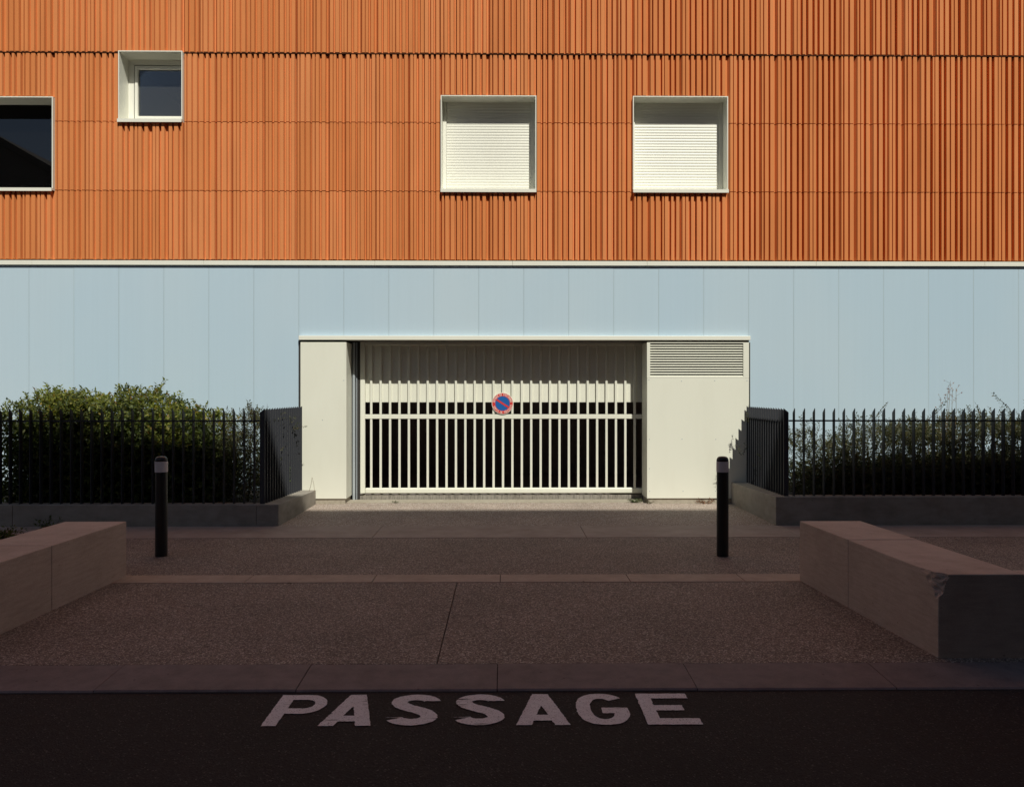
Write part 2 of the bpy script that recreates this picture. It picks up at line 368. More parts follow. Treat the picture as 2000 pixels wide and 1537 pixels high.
def holes_wall(x0, x1, z0, z1, y0, y1, holes):
    b = MB(); zs = sorted({z0, z1, *[h[2] for h in holes], *[h[3] for h in holes]}); zs = [z for z in zs if z0 <= z <= z1]
    for a, c in zip(zs[:-1], zs[1:]):
        hs = sorted([(h[0], h[1]) for h in holes if h[2] <= a + 1e-6 and h[3] >= c - 1e-6]); x = x0
        for h0, h1 in hs:
            if h0 > x: b.box(x, h0, y0, y1, a, c)
            x = max(x, h1)
        if x < x1: b.box(x, x1, y0, y1, a, c)
    return b
holes = [(gx(a), gx(b), w0, w1) for a, b, w0, w1 in WINS.values()]
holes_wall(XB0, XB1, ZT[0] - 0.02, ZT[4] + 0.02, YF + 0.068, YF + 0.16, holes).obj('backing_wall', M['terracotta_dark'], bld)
# storeys above the picture, plain
MB().box(-12, 12, YF + 0.002, YF + 0.16, ZT[4] + 0.025, 12.6).obj('upper_wall', M['terracotta'], bld)
MB().box(-12, gx(-27) - 0.004, YF + 0.002, YF + 0.060, ZT[0], ZT[4]).obj('end_cladding', M['terracotta'], bld)
MB().box(gx(46) + 0.004, 12, YF + 0.002, YF + 0.060, ZT[0], ZT[4]).obj('end_cladding', M['terracotta'], bld)
MB().box(-16, 16, YF + 4.5, YF + 12, 0, 12.6).box(-16, 16, YF + 0.17, YF + 4.5, 12.3, 12.58).obj('core', M['room'], bld)

# cream edge trim under the tiles, in lengths
zt0, zt1 = wz(985, 519, YF), wz(985, 511, YF)
for a, b in ((-12, -9.4), (-9.4, -6.9), (-6.9, -4.4), (-4.4, -1.9), (-1.9, 0.12), (0.12, 2.1), (2.1, 4.6), (4.6, 7.1), (7.1, 9.6), (9.6, 12)):
    MB().box(a + .001, b - .001, YF - 0.008, YF + 0.10, zt0, zt1 + 0.006).obj('edge_trim', M['cream_trim'], bld, bevel=0.003, seg=1)

# blue panels
YP = YF + 0.025
pj = [57 - 87.9*2 + 87.87 * k for k in range(-6, 33)]
ZPORT = wz(985, 656, YF); XPL, XPR = wx(583, YF), wx(1466, YF)
for a, b in zip(pj[:-1], pj[1:]):
    xa, xb = wx(a, YP) + 0.0015, wx(b, YP) - 0.0095
    z0 = 0.02
    if xb > XPL + 0.02 and xa < XPR - 0.02: z0 = ZPORT + 0.001
    MB().box(xa, xb, YP + random.uniform(0, .0015), YP + 0.02, z0, zt1).obj('wall_panel', M['blue'], bld)
    MB().box(xa - 0.010, xa - 0.0008, YP + 0.0005, YP + 0.012, z0, zt0 + .01).obj('joint_strip', M['blue_joint'], bld)
MB().box(XB0, XPL, YP + 0.026, YP + 0.12, 0, zt1).box(XPR, XB1, YP + 0.026, YP + 0.12, 0, zt1).box(XPL, XPR, YP + 0.026, YP + 0.12, ZPORT, zt1).obj('panel_backing', M['blue_joint'], bld)

# portal: lintel, two cream pillars, vent
zl0 = wz(985, 664.5, YF)
YL = YF - 0.035
MB().box(wx(583, YL), wx(1466, YL), YL, YF + 0.12, zl0, wz(985, 656, YL)).obj('lintel', M['cream_trim'], bld, bevel=0.004, seg=2)
YG = YF + 0.43                              # front of the gate bars
zpt = wz(985, 668.5, YF)
zpb = wz(985, 973.5, YF)
x0, x1 = wx(587, YF), wx(676.7, YF)
YPI = YF - 0.01
pil = MB().box(x0, x1, YPI, YG - 0.02, zpb, zpt).obj('pillar', M['cream'], bld, bevel=0.004, seg=1)
MB().box(x0 + 0.02, x1 - 0.02, YPI + 0.02, YG, 0, zpb - 0.004).obj('plinth', M['plinth'], bld)
x2, x3 = wx(1263.5, YF), wx(1462.5, YF)
zv0, zv1 = wz(1360, 737, YF), wz(1360, 670.5, YF)
YI = YG - 0.02
MB().box(x2, x3, YPI, YI, zpb, zv0 - 0.012).obj('pillar', M['cream'], bld, bevel=0.003, seg=1)
MB().box(x2 + .02, x3 - .02, YPI + 0.02, YG, 0, zpb - 0.004).obj('plinth', M['plinth'], bld)
MB().box(x2, x2 + 0.02, YPI + .02, YI, zv0 - 0.010, zpt).box(x3 - 0.02, x3, YPI + .02, YI, zv0 - 0.010, zpt).obj('pillar_side', M['cream'], bld)
xv0, xv1 = wx(1269.5, YF), wx(1451.5, YF)
vent = MB().box(x2, xv0, YPI, YPI + 0.02, zv0 - 0.010, zpt).box(xv1, x3, YPI, YPI + 0.02, zv0 - 0.010, zpt)\
    .box(xv0, xv1, YPI, YPI + 0.02, zv0 - 0.010, zv0 + 0.012).box(xv0, xv1, YPI, YPI + 0.02, zv1 + 0.0, zpt).obj('vent', M['cream'], bld)
ns = 13; zp0 = zv0 + 0.012; pitch = (zv1 - zp0) / ns
slw = MB().prism([(0.0, 0.0), (0.0, 0.004), (0.024, pitch*0.54), (0.026, pitch*0.52), (0.004, 0.0)], 'x', xv0 + 0.001, xv1 - 0.001).mesh('slat', M['cream'])
for k in range(ns):
    piece('slat', slw, vent, (0, YPI + 0.006, zp0 + k*pitch))
MB().box(xv0 - .01, xv1 + .01, YPI + 0.09, YPI + 0.10, zp0 - .01, zpt).obj('vent_back', M['dark'], vent)
# gap trims beside the pillars
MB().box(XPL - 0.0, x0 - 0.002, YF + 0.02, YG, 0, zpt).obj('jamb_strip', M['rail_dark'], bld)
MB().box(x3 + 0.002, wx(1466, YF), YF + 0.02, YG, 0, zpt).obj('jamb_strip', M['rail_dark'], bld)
sc_me = MB().lathe([(0.007, 0), (0.007, 0.003), (0.004, 0.0045)], 0, 0, 8).mesh('screw', M['steel'])
sc_me.transform(Matrix.Rotation(math.radians(90), 4, 'X'))
for px, py in ((1267.5, 742), (1331, 744.5), (1396, 743.5), (1459, 743.5), (1268.5, 858), (1332, 857.5), (1398, 858), (1268.5, 915), (1269, 959), (1334, 959), (1397.5, 959), (671.5, 743), (630, 820)):
    piece('screw', sc_me, bld, (wx(px, YPI), YPI, wz(px, py, YPI)))
# portal head and garage hall behind the gate
MB().box(XPL, XPR, YF + 0.122, YG + 0.6, zl0 + 0.002, zl0 + 0.2).obj('soffit', M['rail_dark'], bld)  # shade under the portal head put into the soffit's dark colour
hall = MB()
xg0, xg1 = x1 - 0.45, x2 + 0.55
hall.box(xg0 - .1, xg0, YG, YG + 4, 0.0, 2.62).box(xg1, xg1 + .1, YG, YG + 4, 0.0, 2.62).box(xg0, xg1, YG + 3.9, YG + 4, 0.0, 2.62).box(xg0, xg1, YG + 0.605, YG + 3.9, 2.5, 2.62)
hall.obj('garage_hall', M['room'], bld)
MB().box(xg0, xg1, YG + 0.10, YG + 3.9, -0.02, 0.004).obj('garage_floor', M['room'], bld)
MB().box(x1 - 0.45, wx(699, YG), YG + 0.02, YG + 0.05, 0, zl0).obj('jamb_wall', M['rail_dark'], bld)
# steel guide post left of the gate
MB().lathe([(0.021, 0.0), (0.021, zl0 - 0.01)], wx(691.2, YG - 0.05), YG - 0.05, 16).obj('guide_post', M['steel'], bld, smooth=False)
MB().box(wx(696.2, YG - .02), wx(697.6, YG - .02), YG - 0.03, YG + 0.0, 0.012, zl0 - 0.01).obj('guide_channel', M['steel'], bld)
MB().box(wx(697.7, YG), wx(703, YG), YG - 0.01, YG + 0.015, 0.012, zl0 - 0.01).obj('guide_channel', M['rail_dark'], bld)

# the gate: part of the building, its bars and rails are sub-parts
zgt, zgb = wz(985, 666.5, YG), wz(985, 963.5, YG)
gxl, gxr = wx(703.5, YG), wx(1262, YG)
zbt = wz(985, 674, YG)
stw = wx(713, YG) - gxl
gate = MB().box(gxl, gxl + stw, YG - 0.012, YG + 0.05, zgb, zgt).obj('garage_gate', M['cream'], bld, bevel=0.012, seg=3)
MB().box(gxl + stw, gxr, YG - 0.010, YG + 0.05, zgb, zgb + 0.085).obj('bottom_rail', M['cream'], gate, bevel=0.02, seg=4)
MB().box(gxl + stw, gxr, YG - 0.004, YG + 0.03, wz(985, 817.8, YG), wz(985, 809.2, YG)).obj('middle_rail', M['cream'], gate, bevel=0.003, seg=1)
MB().box(gxl + stw, gxr, YG - 0.004, YG + 0.045, zbt, zgt).obj('top_rail', M['cream'], gate, bevel=0.003, seg=1)
bw = 0.034
bar_lo = MB().box(-bw/2, bw/2, 0, 0.03, zgb + 0.086, wz(985, 818.2, YG)).mesh('bar', M['cream'], bevel=0.003, seg=1)
bar_hi = MB().box(-bw/2, bw/2, 0, 0.03, wz(985, 808.8, YG), zbt - 0.001).mesh('bar', M['cream'], bevel=0.003, seg=1)
zpan = wz(985, 785.5, YG + 0.035)
for k in range(30):
    x = wx(724.9 + 18.39*k, YG)
    if x > gxr - 0.02: break
    piece('bar', bar_lo, gate, (x, YG, 0)); piece('bar', bar_hi, gate, (x, YG, 0))
    xa = wx(724.9 + 18.39*(k-1), YG) if k else gxl + stw
    MB().prism([(xa + .0015, YG + .034), (xa + .028, YG + .034), (xa + .032, YG + .037), (x - .0015, YG + .037), (x - .0015, YG + .042), (xa + .0015, YG + .042)], 'z', zpan, zgt).obj('panel', M['cream'], gate)
MB().box(x1 - .1, gxr, YG + 0.02, YG + 0.09, -0.01, zgb - 0.02).obj('sill_beam', M['scuffed'], bld)

# windows of the upper floor
def window(key, depth=0.27):
    a, b, w0, w1 = WINS[key]; xa, xb = gx(a) + 0.004, gx(b) - 0.004
    y0, y1 = YF - 0.006, YF + depth; t = 0.014
    zs = w0 + 0.030
    win = MB().box(xa, xa + t, y0, y1, zs, w1 + 0.006).box(xb - t, xb, y0, y1, zs, w1 + 0.006).box(xa + t, xb - t, y0, y1, w1 - t + 0.006, w1 + 0.006).obj('window', M['cream_trim'], bld)
    ys = YF - 0.040
    MB().prism([(ys, w0 - 0.022), (ys, w0 + 0.026), (y1 + 0.06, w0 + 0.034), (y1 + 0.06, w0 + 0.004), (ys + 0.012, w0 - 0.004), (ys + 0.012, w0 - 0.022)], 'x', xa, xb).obj('sill', M['cream_trim'], win)
    return win, xa + t, xb - t, zs, w1 - t + 0.006, y1
def room(xa, xb, z0, z1, y, parent, d=2.2):
    MB().box(xa - .1, xb + .1, y + d, y + d + .05, z0 - .1, z1 + .1).box(xa - .15, xa - .1, y, y + d, z0 - .1, z1 + .1).box(xb + .1, xb + .15, y, y + d, z0 - .1, z1 + .1)\
        .box(xa - .1, xb + .1, y, y + d, z1 + .1, z1 + .15).box(xa - .1, xb + .1, y, y + d, z0 - .15, z0 - .1).obj('room', M['room'], parent)
def shutter(key, handle):
    win, xa, xb, z0, z1, y = window(key, 0.275)
    rw = 0.055; ya = YF + 0.225
    for q, (p0, p1) in enumerate(((xa, xa + rw), (xb - rw, xb))):
        MB().box(p0 + .001, p1 - .001, ya, y + 0.04, z0 + .001, z1 - .001).obj('guide_rail', M['white_shutter'], win, bevel=0.003, seg=1)
    n = 31; zb = z0 + 0.075; p = (z1 - zb) / n
    prof = [(0.0, 0.0), (-0.0022, p*0.08), (-0.0050, p*0.36), (-0.0048, p*0.70), (-0.0022, p*0.95), (0.0, p*0.995), (0.012, p*0.995), (0.012, 0.0)]
    me = MB().prism(prof, 'x', xa + rw + .001, xb - rw - .001).mesh('slat', M['white_shutter'])
    for k in range(n):
        o = piece('slat', me, win, (0, ya + 0.022 + random.uniform(-.0006, .0006), zb + k*p)); o.rotation_euler = (random.uniform(-.008, .008), 0, random.uniform(-.0006, .0006))
    MB().box(xa + rw + .001, xb - rw - .001, ya + 0.012, ya + 0.036, z0 + 0.002, zb - 0.002).obj('bottom_slat', M['white_shutter'], win, bevel=0.004, seg=2)
    xc = (xa + xb) / 2
    if handle:
        MB().tube([(xc - .045, ya + .010, z0 + .012), (xc - .028, ya - .004, z0 + .045), (xc + .01, ya - .010, z0 + .05), (xc + .03, ya + .0, z0 + .03), (xc + .032, ya + .010, z0 + .012)], [.006]*5, 6).obj('handle', M['steel'], win)
    else:
        MB().box(xa + .15, xa + .21, ya + .008, ya + .0118, z0 + .025, z0 + .042).obj('handle', M['cream_trim'], win)
        MB().box(xa + rw + .004, xa + rw + .018, ya - .004, ya + .011, z0 + .012, z0 + .03).obj('end_stop', M['rail_dark'], win)
    MB().box(xa - .1, xb + .1, y + .05, y + .09, z0 - .1, z1 + .1).obj('shutter_back', M['dark'], win)
shutter('mid', False); shutter('right', True)

def frame_boxes(x0, x1, z0, z1, y0, y1, t):
    return MB().box(x0, x0 + t, y0, y1, z0, z1).box(x1 - t, x1, y0, y1, z0, z1).box(x0 + t, x1 - t, y0, y1, z0, z0 + t).box(x0 + t, x1 - t, y0, y1, z1 - t, z1)
win, xa, xb, z0, z1, y = window('small', 0.285)
fr = MB().box(xa + .001, xa + .083, y - .010, y + .06, z0 + .001, z1 - .001).box(xb - .034, xb - .001, y - .010, y + .06, z0 + .001, z1 - .001).box(xa + .083, xb - .034, y - .010, y + .06, z0 + .001, z0 + .083).box(xa + .083, xb - .034, y - .010, y + .06, z1 - .083, z1 - .001).obj('frame', M['white_shutter'], win)
frame_boxes(xa + .096, xb - .048, z0 + .096, z1 - .096, y - 0.018, y + 0.05, 0.046).obj('sash', M['white_shutter'], win, bevel=0.003, seg=1)
frame_boxes(xa + .0835, xb - .0345, z0 + .0825, z1 - .0825, y + 0.002, y + 0.03, 0.013).obj('gasket', M['dark'], win)
MB().box(xa + .142, xb - .094, y + 0.018, y + 0.024, z0 + .148, z1 - .148).obj('pane', M['glass'], win)
for f in (0.2, 0.52, 0.84):
    xx = xa + (xb - xa)*f; MB().box(xx - .007, xx + .007, y - .0135, y - .0105, z0 + .055, z0 + .078).obj('drain_slot', M['rail_dark'], win)
room(xa, xb, z0, z1, y + 0.06, win)
win, xa, xb, z0, z1, y = window('big', 0.30)
frame_boxes(xa + .001, xb - .001, z0 + .001, z1 - .171, y - 0.004, y + 0.05, 0.030).box(xa + .001, xb - .001, y - 0.004, y + 0.05, z1 - .17, z1 - .001).obj('frame', M['dark'], win)
MB().box(xa + .031, xb - .031, y + 0.012, y + 0.018, z0 + .031, z1 - .202).obj('pane', M['glass_clear'], win)
room(xa, xb, z0, z1, y + 0.06, win)

# ------------------------------------------------------------------ building across the street (casts the shade, mirrored in the panes)
YO = -6.0
HTOP = 1.27 * (10.80 - YO)
opp = thing('opposite_building', 'tall plain rendered block across the street behind the camera, shading the pavement', 'building', (16, YO, 0))
MB().box(-4.5, 36, YO - 12, YO, 0, HTOP).obj('wall', M['opposite'], opp)
house = thing('opposite_house', 'gabled house across the street, mirrored in the large dark window', 'house', (-18, YO, 0))
MB().prism([(-26, 0), (-9, 0), (-9, 5.2), (-19.6, 11.3), (-26, 8.0)], 'y', YO - 12, YO - 0.3).obj('wall', M['opposite'], house)
MB().prism([(-8.7, 5.1), (-19.6, 11.36), (-26.3, 7.9), (-26.3, 8.15), (-19.6, 11.62), (-8.7, 5.35)], 'y', YO - 12, YO).obj('roof', M['roof'], house)

# ------------------------------------------------------------------ planter walls and soil
YW = gr(985, 1027)[1] + 0.01
def planter(name, label, xs_in, xw, zf, zb, xfar, sgn, seam):
    t = thing(name, label, 'planter wall', (xs_in, YW, 0), 'low concrete planter walls beside the driveway')
    xi, xo = (xs_in - xw, xs_in) if sgn < 0 else (xs_in, xs_in + xw)
    # side wall running back to the building, its top falling slightly
    b = MB(); y0, y1 = YW, YF - 0.02
    b.add([(xi,y0,-.05),(xo,y0,-.05),(xo,y1,-.05),(xi,y1,-.05),(xi,y0,zf),(xo,y0,zf),(xo,y1,zb),(xi,y1,zb)],
          [(0,3,2,1),(4,5,6,7),(0,1,5,4),(1,2,6,5),(2,3,7,6),(3,0,4,7)])
    b.obj('side_wall', M['concrete'], t, bevel=0.006, seg=2)
    cuts = [xi] + seam + [xfar] if sgn < 0 else [xo] + seam + [xfar]
    for a, c in zip(cuts[:-1], cuts[1:]):
        a, c = min(a, c), max(a, c)
        MB().box(a + .002, c - .002, YW + 0.001, YW + 0.20, -.05, zf - random.uniform(0, .002)).obj('front_wall', M['concrete'], t, bevel=0.006, seg=2)
    return t
XLI, XRI = wx(544, YW), wx(1515.5, YW)
planter('planter_wall', 'low concrete planter wall left of the driveway with its inner end in sunlight', XLI, 0.27, 0.263, 0.207, -9.0, -1, [wx(24, YW)])
planter('planter_wall', 'low concrete planter wall right of the driveway, slightly taller and fully shaded in front', XRI, 0.26, 0.350, 0.312, 9.0, 1, [wx(1551, YW)])
kind(MB().box(-9, XLI - 0.275, YW + 0.205, YF + 0.02, -.04, 0.20).obj('soil', M['soil']), 'structure')
kind(MB().box(XRI + 0.265, 9, YW + 0.205, YF + 0.02, -.04, 0.27).obj('soil', M['soil']), 'structure')

# ------------------------------------------------------------------ fences of slanted flat bars
def fence(label, sgn, xc, xfar, zb_front, zb_back, n_ret, pitch_ret, ztop, splay=0.0):
    t = thing('metal_fence', label, 'fence', (xc, YW + 0.09, 0), 'dark bar fences on the planter walls')
    yf = YW + 0.075; w, th = 0.062, 0.008
    def bar_front(z0):       # wide side across the fence line, street edge higher
        return MB().prism([(0, z0), (w, z0), (w, ztop - 0.055), (0, ztop)], 'x', -th/2, th/2).mesh('picket', M['fence'])
    mf = bar_front(zb_front - 0.01)
    n = int(abs(xfar - xc) / 0.1247)
    for k in range(1, n):
        piece('picket', mf, t, (xc + sgn * 0.1247 * k, yf, 0))
    # corner bar and the return towards the building: bars turned across, driveway edge higher
    def bar_side(z0):
        return MB().prism([(0, z0), (sgn * w, z0), (sgn * w, ztop - 0.050), (0, ztop)], 'y', -th/2, th/2).mesh('picket', M['fence'])
    for k in range(n_ret):
        f = k / (n_ret - 1)
        piece('picket', bar_side(zb_front + (zb_back - zb_front)*f - 0.01), t, (xc - sgn*0.012 + splay*f, yf + 0.01 + pitch_ret * k, 0))
    xa, xb = min(xc + sgn*w, xfar), max(xc + sgn*w, xfar)
    for z in (ztop - 0.155,):
        MB().box(xa, xb, yf + 0.024, yf + 0.036, z - 0.010, z + 0.010).obj('rail', M['fence'], t)
        x2_ = xc - sgn*0.012 + sgn * 0.031
        ya_, yb2 = yf + 0.015, yf + 0.012 + pitch_ret*(n_ret-1)
        MB().prism([(x2_ - .006, ya_), (x2_ + .006, ya_), (x2_ + .006 + splay, yb2), (x2_ - .006 + splay, yb2)], 'z', z - 0.0101, z + 0.0099).obj('rail', M['fence'], t)
    return t
ZFT = wz(985, 797.5, YW + 0.075)
fence('dark bar fence on the left planter wall, a leafy hedge behind it', -1, wx(513, YW + .08) + 0.015, -8.2, 0.263, 0.215, 17, 0.1095, ZFT)
fence('dark bar fence on the right planter wall, casting stepped shadow on the cream pillar', 1, wx(1534, YW + .08) - 0.01, 8.2, 0.350, 0.315, 17, 0.1095, ZFT, 0.09)

# ------------------------------------------------------------------ stone benches
def block(name, xa, xb, ya, yb, z, parent, bev=0.008):
    return MB().box(xa, xb, ya, yb, -0.03, z).obj(name, M['bench'], parent, bevel=bev, seg=2)
b1 = thing('stone_bench', 'long limestone block bench at the right with a chipped front corner', 'stone bench', (2.9, 5.7, 0), 'long limestone benches')
ZB = 0.512
xi = wx(1562, 6.72)+0.01; 
yb_far = gr(1562, 1133)[1]; yb_mid = gr(1670, 1186)[1]; yb_near = gr(1833, 1285)[1]
xi_n = gr(1833, 1285)[0]
def skew_block(x_far, x_near, y_far, y_near, w, z, parent, extra=0.0):
    b = MB()
    b.add([(x_near,y_near,-.03),(x_near+w,y_near,-.03),(x_far+w,y_far,-.03),(x_far,y_far,-.03),(x_near,y_near,z),(x_near+w,y_near,z),(x_far+w,y_far,z),(x_far,y_far,z)],
          [(0,3,2,1),(4,5,6,7),(0,1,5,4),(1,2,6,5),(2,3,7,6),(3,0,4,7)])
    return b
xf = gr(1562, 1133)[0]; xm = xf + (xi_n - xf) * (yb_far - yb_mid) / (yb_far - yb_near)
skew_block(xf, xm, yb_far, yb_mid + 0.002, 0.53, ZB + .002, b1).obj('block', M['bench'], b1, bevel=0.004, seg=1)
# near block with the knocked-off corner
bm = bmesh.new(); nb = skew_block(xm, xi_n, yb_mid - 0.002, yb_near, 0.53, ZB, b1)
vv = [bm.verts.new(p) for p in nb.v]
for f in nb.f: bm.faces.new([vv[i] for i in f])
bmesh.ops.recalc_face_normals(bm, faces=bm.faces)
bmesh.ops.bevel(bm, geom=list(bm.edges), offset=0.004, segments=1, affect='EDGES')
for _ in range(6):
    bmesh.ops.subdivide_edges(bm, edges=[e for e in bm.edges if e.calc_length() > 0.010 and (min((v.co - Vector((xi_n, yb_near, ZB))).length for v in e.verts) < 0.20 or e.calc_length() > 0.4)], cuts=1, use_grid_fill=True)
from mathutils import noise as mn
for vtx in bm.verts:
    p = vtx.co - Vector((xi_n, yb_near, ZB))
    d = p.x / 0.062 + p.y / 0.15 - p.z / 0.165       # 1 on the break plane
    wob = 0.05 + 0.4 * mn.noise(vtx.co * 13) + 0.24 * mn.noise(vtx.co * 36) + 0.08 * mn.noise(vtx.co * 80)
    if d < 1 + wob:
        nrm = Vector((1/0.062, 1/0.15, -1/0.165)); vtx.co += nrm * ((1 + wob - d) / nrm.length_squared)
me = bpy.data.meshes.new('block'); bmesh.ops.triangulate(bm, faces=[f for f in bm.faces if len(f.verts) > 4]); bm.to_mesh(me); bm.free(); me.materials.append(M['bench'])
link('block', me, b1)
MB().box(xi_n + 0.532, 4.9, yb_near + 0.0, yb_near + 0.12, -.03, ZB - 0.001).obj('end_wall', M['bench'], b1, bevel=0.006, seg=2)

b2 = thing('stone_bench', 'long limestone block bench at the left beside the bollard', 'stone bench', (-3.7, 5.8, 0), 'long limestone benches')
xl_f, yl_f = gr(247, 1125); xl_m, yl_m = gr(101, 1192)
ZB2 = 0.485
skew_block(xl_f - 0.54, xl_m - 0.54, yl_f, yl_m + 0.002, 0.54, ZB2, b2).obj('block', M['bench'], b2, bevel=0.004, seg=1)
skew_block(xl_m - 0.54, xl_m - 0.56, yl_m - 0.002, yl_m - 1.1, 0.54, ZB2, b2).obj('block', M['bench'], b2, bevel=0.004, seg=1)

# ------------------------------------------------------------------ bollards
def bollard(px, py_base, label):
    x, y = gr(px, py_base); y += 0.058
    t = thing('bollard', label, 'bollard', (x, y, 0), 'black bollards at the driveway mouth')
    R = 0.058
    MB().lathe([(R, -0.01), (R, 0.838)], x, y, 32).obj('post', M['bollard'], t, smooth=False)
    MB().lathe([(R + .003, 0.8385), (R + .003, 0.944)], x, y, 32).obj('white_band', M['band_white'], t)
    MB().lathe([(R + .001, 0.9445), (R + .001, 0.958), (R - .003, 0.972), (R - .011, 0.984), (R - .023, 0.991), (0.015, 0.994), (0.004, 0.9945)], x, y, 32).obj('cap', M['bollard'], t, smooth=True)
    return t
bollard(310, 1088, 'black bollard with white band near the left stone bench')
bollard(1414.5, 1088, 'black bollard with white band in front of the vented cream pillar')

# ------------------------------------------------------------------ sign on the gate
YS = YG - 0.02
sx, sz, SR = wx(981.5, YS), wz(981.5, 788, YS), 21 * YS / F
sg = thing('no_parking_sign', 'round blue and red no parking sign with white French lettering on the gate', 'sign', (sx, YS, sz))
def disc(r0, r1, y, n=64):
    b = MB()
    if r0 == 0:
        pts = [(sx + r1*math.cos(2*math.pi*k/n), sz + r1*math.sin(2*math.pi*k/n)) for k in range(n)]
        return b.prism(pts, 'y', y - 0.001, y)
    v = [(sx + r*math.cos(2*math.pi*k/n), yy, sz + r*math.sin(2*math.pi*k/n)) for yy in (y - 0.001, y) for r in (r0, r1) for k in range(n)]
    f = []
    for k in range(n):
        j = (k+1) % n
        f += [(k, j, n+j, n+k), (2*n+k, 3*n+k, 3*n+j, 2*n+j), (n+k, n+j, 3*n+j, 3*n+k), (k, 2*n+k, 2*n+j, j)]
    return b.add(v, f)
disc(0, SR, YS + 0.004).box(sx - SR*.9, sx + SR*.9, YS + 0.0045, YS + 0.018, sz - .02, sz + .02).obj('plate', M['sign_white'], sg)
disc(SR*0.675, SR*0.955, YS + 0.002).obj('red_ring', M['red'], sg)
disc(0, SR*0.674, YS + 0.002).obj('blue_field', M['sign_blue'], sg)
a = math.radians(-33); hw, hl = SR*0.085, SR*0.665
pts = [(-hl, -hw), (hl, -hw), (hl, hw), (-hl, hw)]
MB().prism([(sx + p*math.cos(a) - q*math.sin(a), sz + p*math.sin(a) + q*math.cos(a)) for p, q in pts], 'y', YS - 0.0005, YS + 0.0007).obj('red_bar', M['red'], sg)
def glyph_mesh(ch):
    c = bpy.data.curves.new('glyph', 'FONT'); c.body = ch; c.size = 1.0; c.resolution_u = 3; c.align_x = 'CENTER'; c.offset = 0.012
    o = bpy.data.objects.new('glyph', c); COL.objects.link(o)
    bpy.context.view_layer.update(); dg = bpy.context.evaluated_depsgraph_get()
    me = bpy.data.meshes.new_from_object(o.evaluated_get(dg)); bpy.data.objects.remove(o); bpy.data.curves.remove(c)
    v = [tuple(p.co) for p in me.vertices]; f = [tuple(p.vertices) for p in me.polygons]; bpy.data.meshes.remove(me); return v, f
let = MB(); cache = {}
def arc(text, r, a0, a1, size, inward):
    n = len(text)
    for i, ch in enumerate(text):
        if ch == ' ': continue
        if ch not in cache: cache[ch] = glyph_mesh(ch)
        v, f = cache[ch]; t = a0 + (a1 - a0) * (i + 0.5) / n
        out = []
        for x, y, _ in v:
            x *= size * 0.68; y *= size
            if not inward:   # upright along the top
                rr = r + y; p = (rr*math.cos(t) + x*math.sin(t), rr*math.sin(t) - x*math.cos(t))
            else:
                rr = r - y; p = (rr*math.cos(t) - x*math.sin(t), rr*math.sin(t) + x*math.cos(t))
            out.append((sx + p[0], YS - 0.0002, sz + p[1]))
        let.add(out, f)
arc('D\u00c9FENSE DE STATIONNER', SR*0.725, math.radians(172), math.radians(8), SR*0.265, False)
arc('SORTIE DE V\u00c9HICULES', SR*0.915, math.radians(196), math.radians(352), SR*0.265, True)
let.obj('lettering', M['sign_white'], sg)

# ------------------------------------------------------------------ word painted on the road
ZM = ZR + 0.004
yb_, yt_ = 3.855, 4.251; HL = yt_ - yb_
word = thing('road_lettering', 'worn white capitals PASSAGE painted on the dark asphalt', 'road marking', (-0.11, 4.05, ZM))
def poly(loops, name='letter', jag=0.0012):
    c = bpy.data.curves.new('outline', 'CURVE'); c.dimensions = '2D'; c.fill_mode = 'BOTH'
    for lp in loops:
        fine = []
        for p, q in zip(lp, lp[1:] + lp[:1]):
            d = math.hypot(q[0]-p[0], q[1]-p[1]); n = max(1, int(d / 0.012))
            for i in range(n):
                fine.append((p[0] + (q[0]-p[0])*i/n + random.gauss(0, jag), p[1] + (q[1]-p[1])*i/n + random.gauss(0, jag)))
        s = c.splines.new('POLY'); s.points.add(len(fine) - 1); s.use_cyclic_u = True
        for k, p in enumerate(fine): s.points[k].co = (p[0], p[1], 0, 1)
    o = bpy.data.objects.new('outline', c); COL.objects.link(o); bpy.context.view_layer.update()
    me = bpy.data.meshes.new_from_object(o.evaluated_get(bpy.context.evaluated_depsgraph_get()))
    bpy.data.objects.remove(o); bpy.data.curves.remove(c)
    me.transform(Matrix.Translation((0, 0, ZM))); me.materials.append(M['road_paint']); me.name = 'letter'
    return link(name, me, word)
def ell(cx, cy, rx, ry, a0, a1, n=18, p=2.0):
    out = []
    for k in range(n + 1):
        t = math.radians(a0 + (a1 - a0)*k/n); c_, s_ = math.cos(t), math.sin(t)
        out.append((cx + rx*math.copysign(abs(c_)**(2/p), c_), cy + ry*math.copysign(abs(s_)**(2/p), s_)))
    return out
T = 0.074
def L_P(x, w):
    lo = yb_ + HL*0.375; r = (yt_ - lo)/2; cy = (yt_ + lo)/2; rx = 0.115
    return [[(x, yb_), (x + T, yb_), (x + T, lo), (x + w - rx, lo)] + ell(x + w - rx, cy, rx, r, -90, 90)[1:] + [(x, yt_)],
            [(x + T, lo + .070), (x + T, yt_ - .066), (x + w - rx, yt_ - .066)] + ell(x + w - rx, cy, rx - T + .012, r - .067, 90, -90)[1:]]
def L_A(x, w):
    c = x + w/2; ap = 0.043; cb, ct = yb_ + 0.053, yb_ + 0.122
    def xl(yy): return x + (c - ap - x) * (yy - yb_) / HL
    inn = 0.077
    return [[(x, yb_), (x + inn, yb_), (xl(cb) + inn, cb), (2*c - xl(cb) - inn, cb), (x + w - inn, yb_), (x + w, yb_), (c + ap, yt_), (c - ap, yt_)],
            [(xl(ct) + inn - .002, ct), (c, yt_ - 0.155), (2*c - xl(ct) - inn + .002, ct)]]
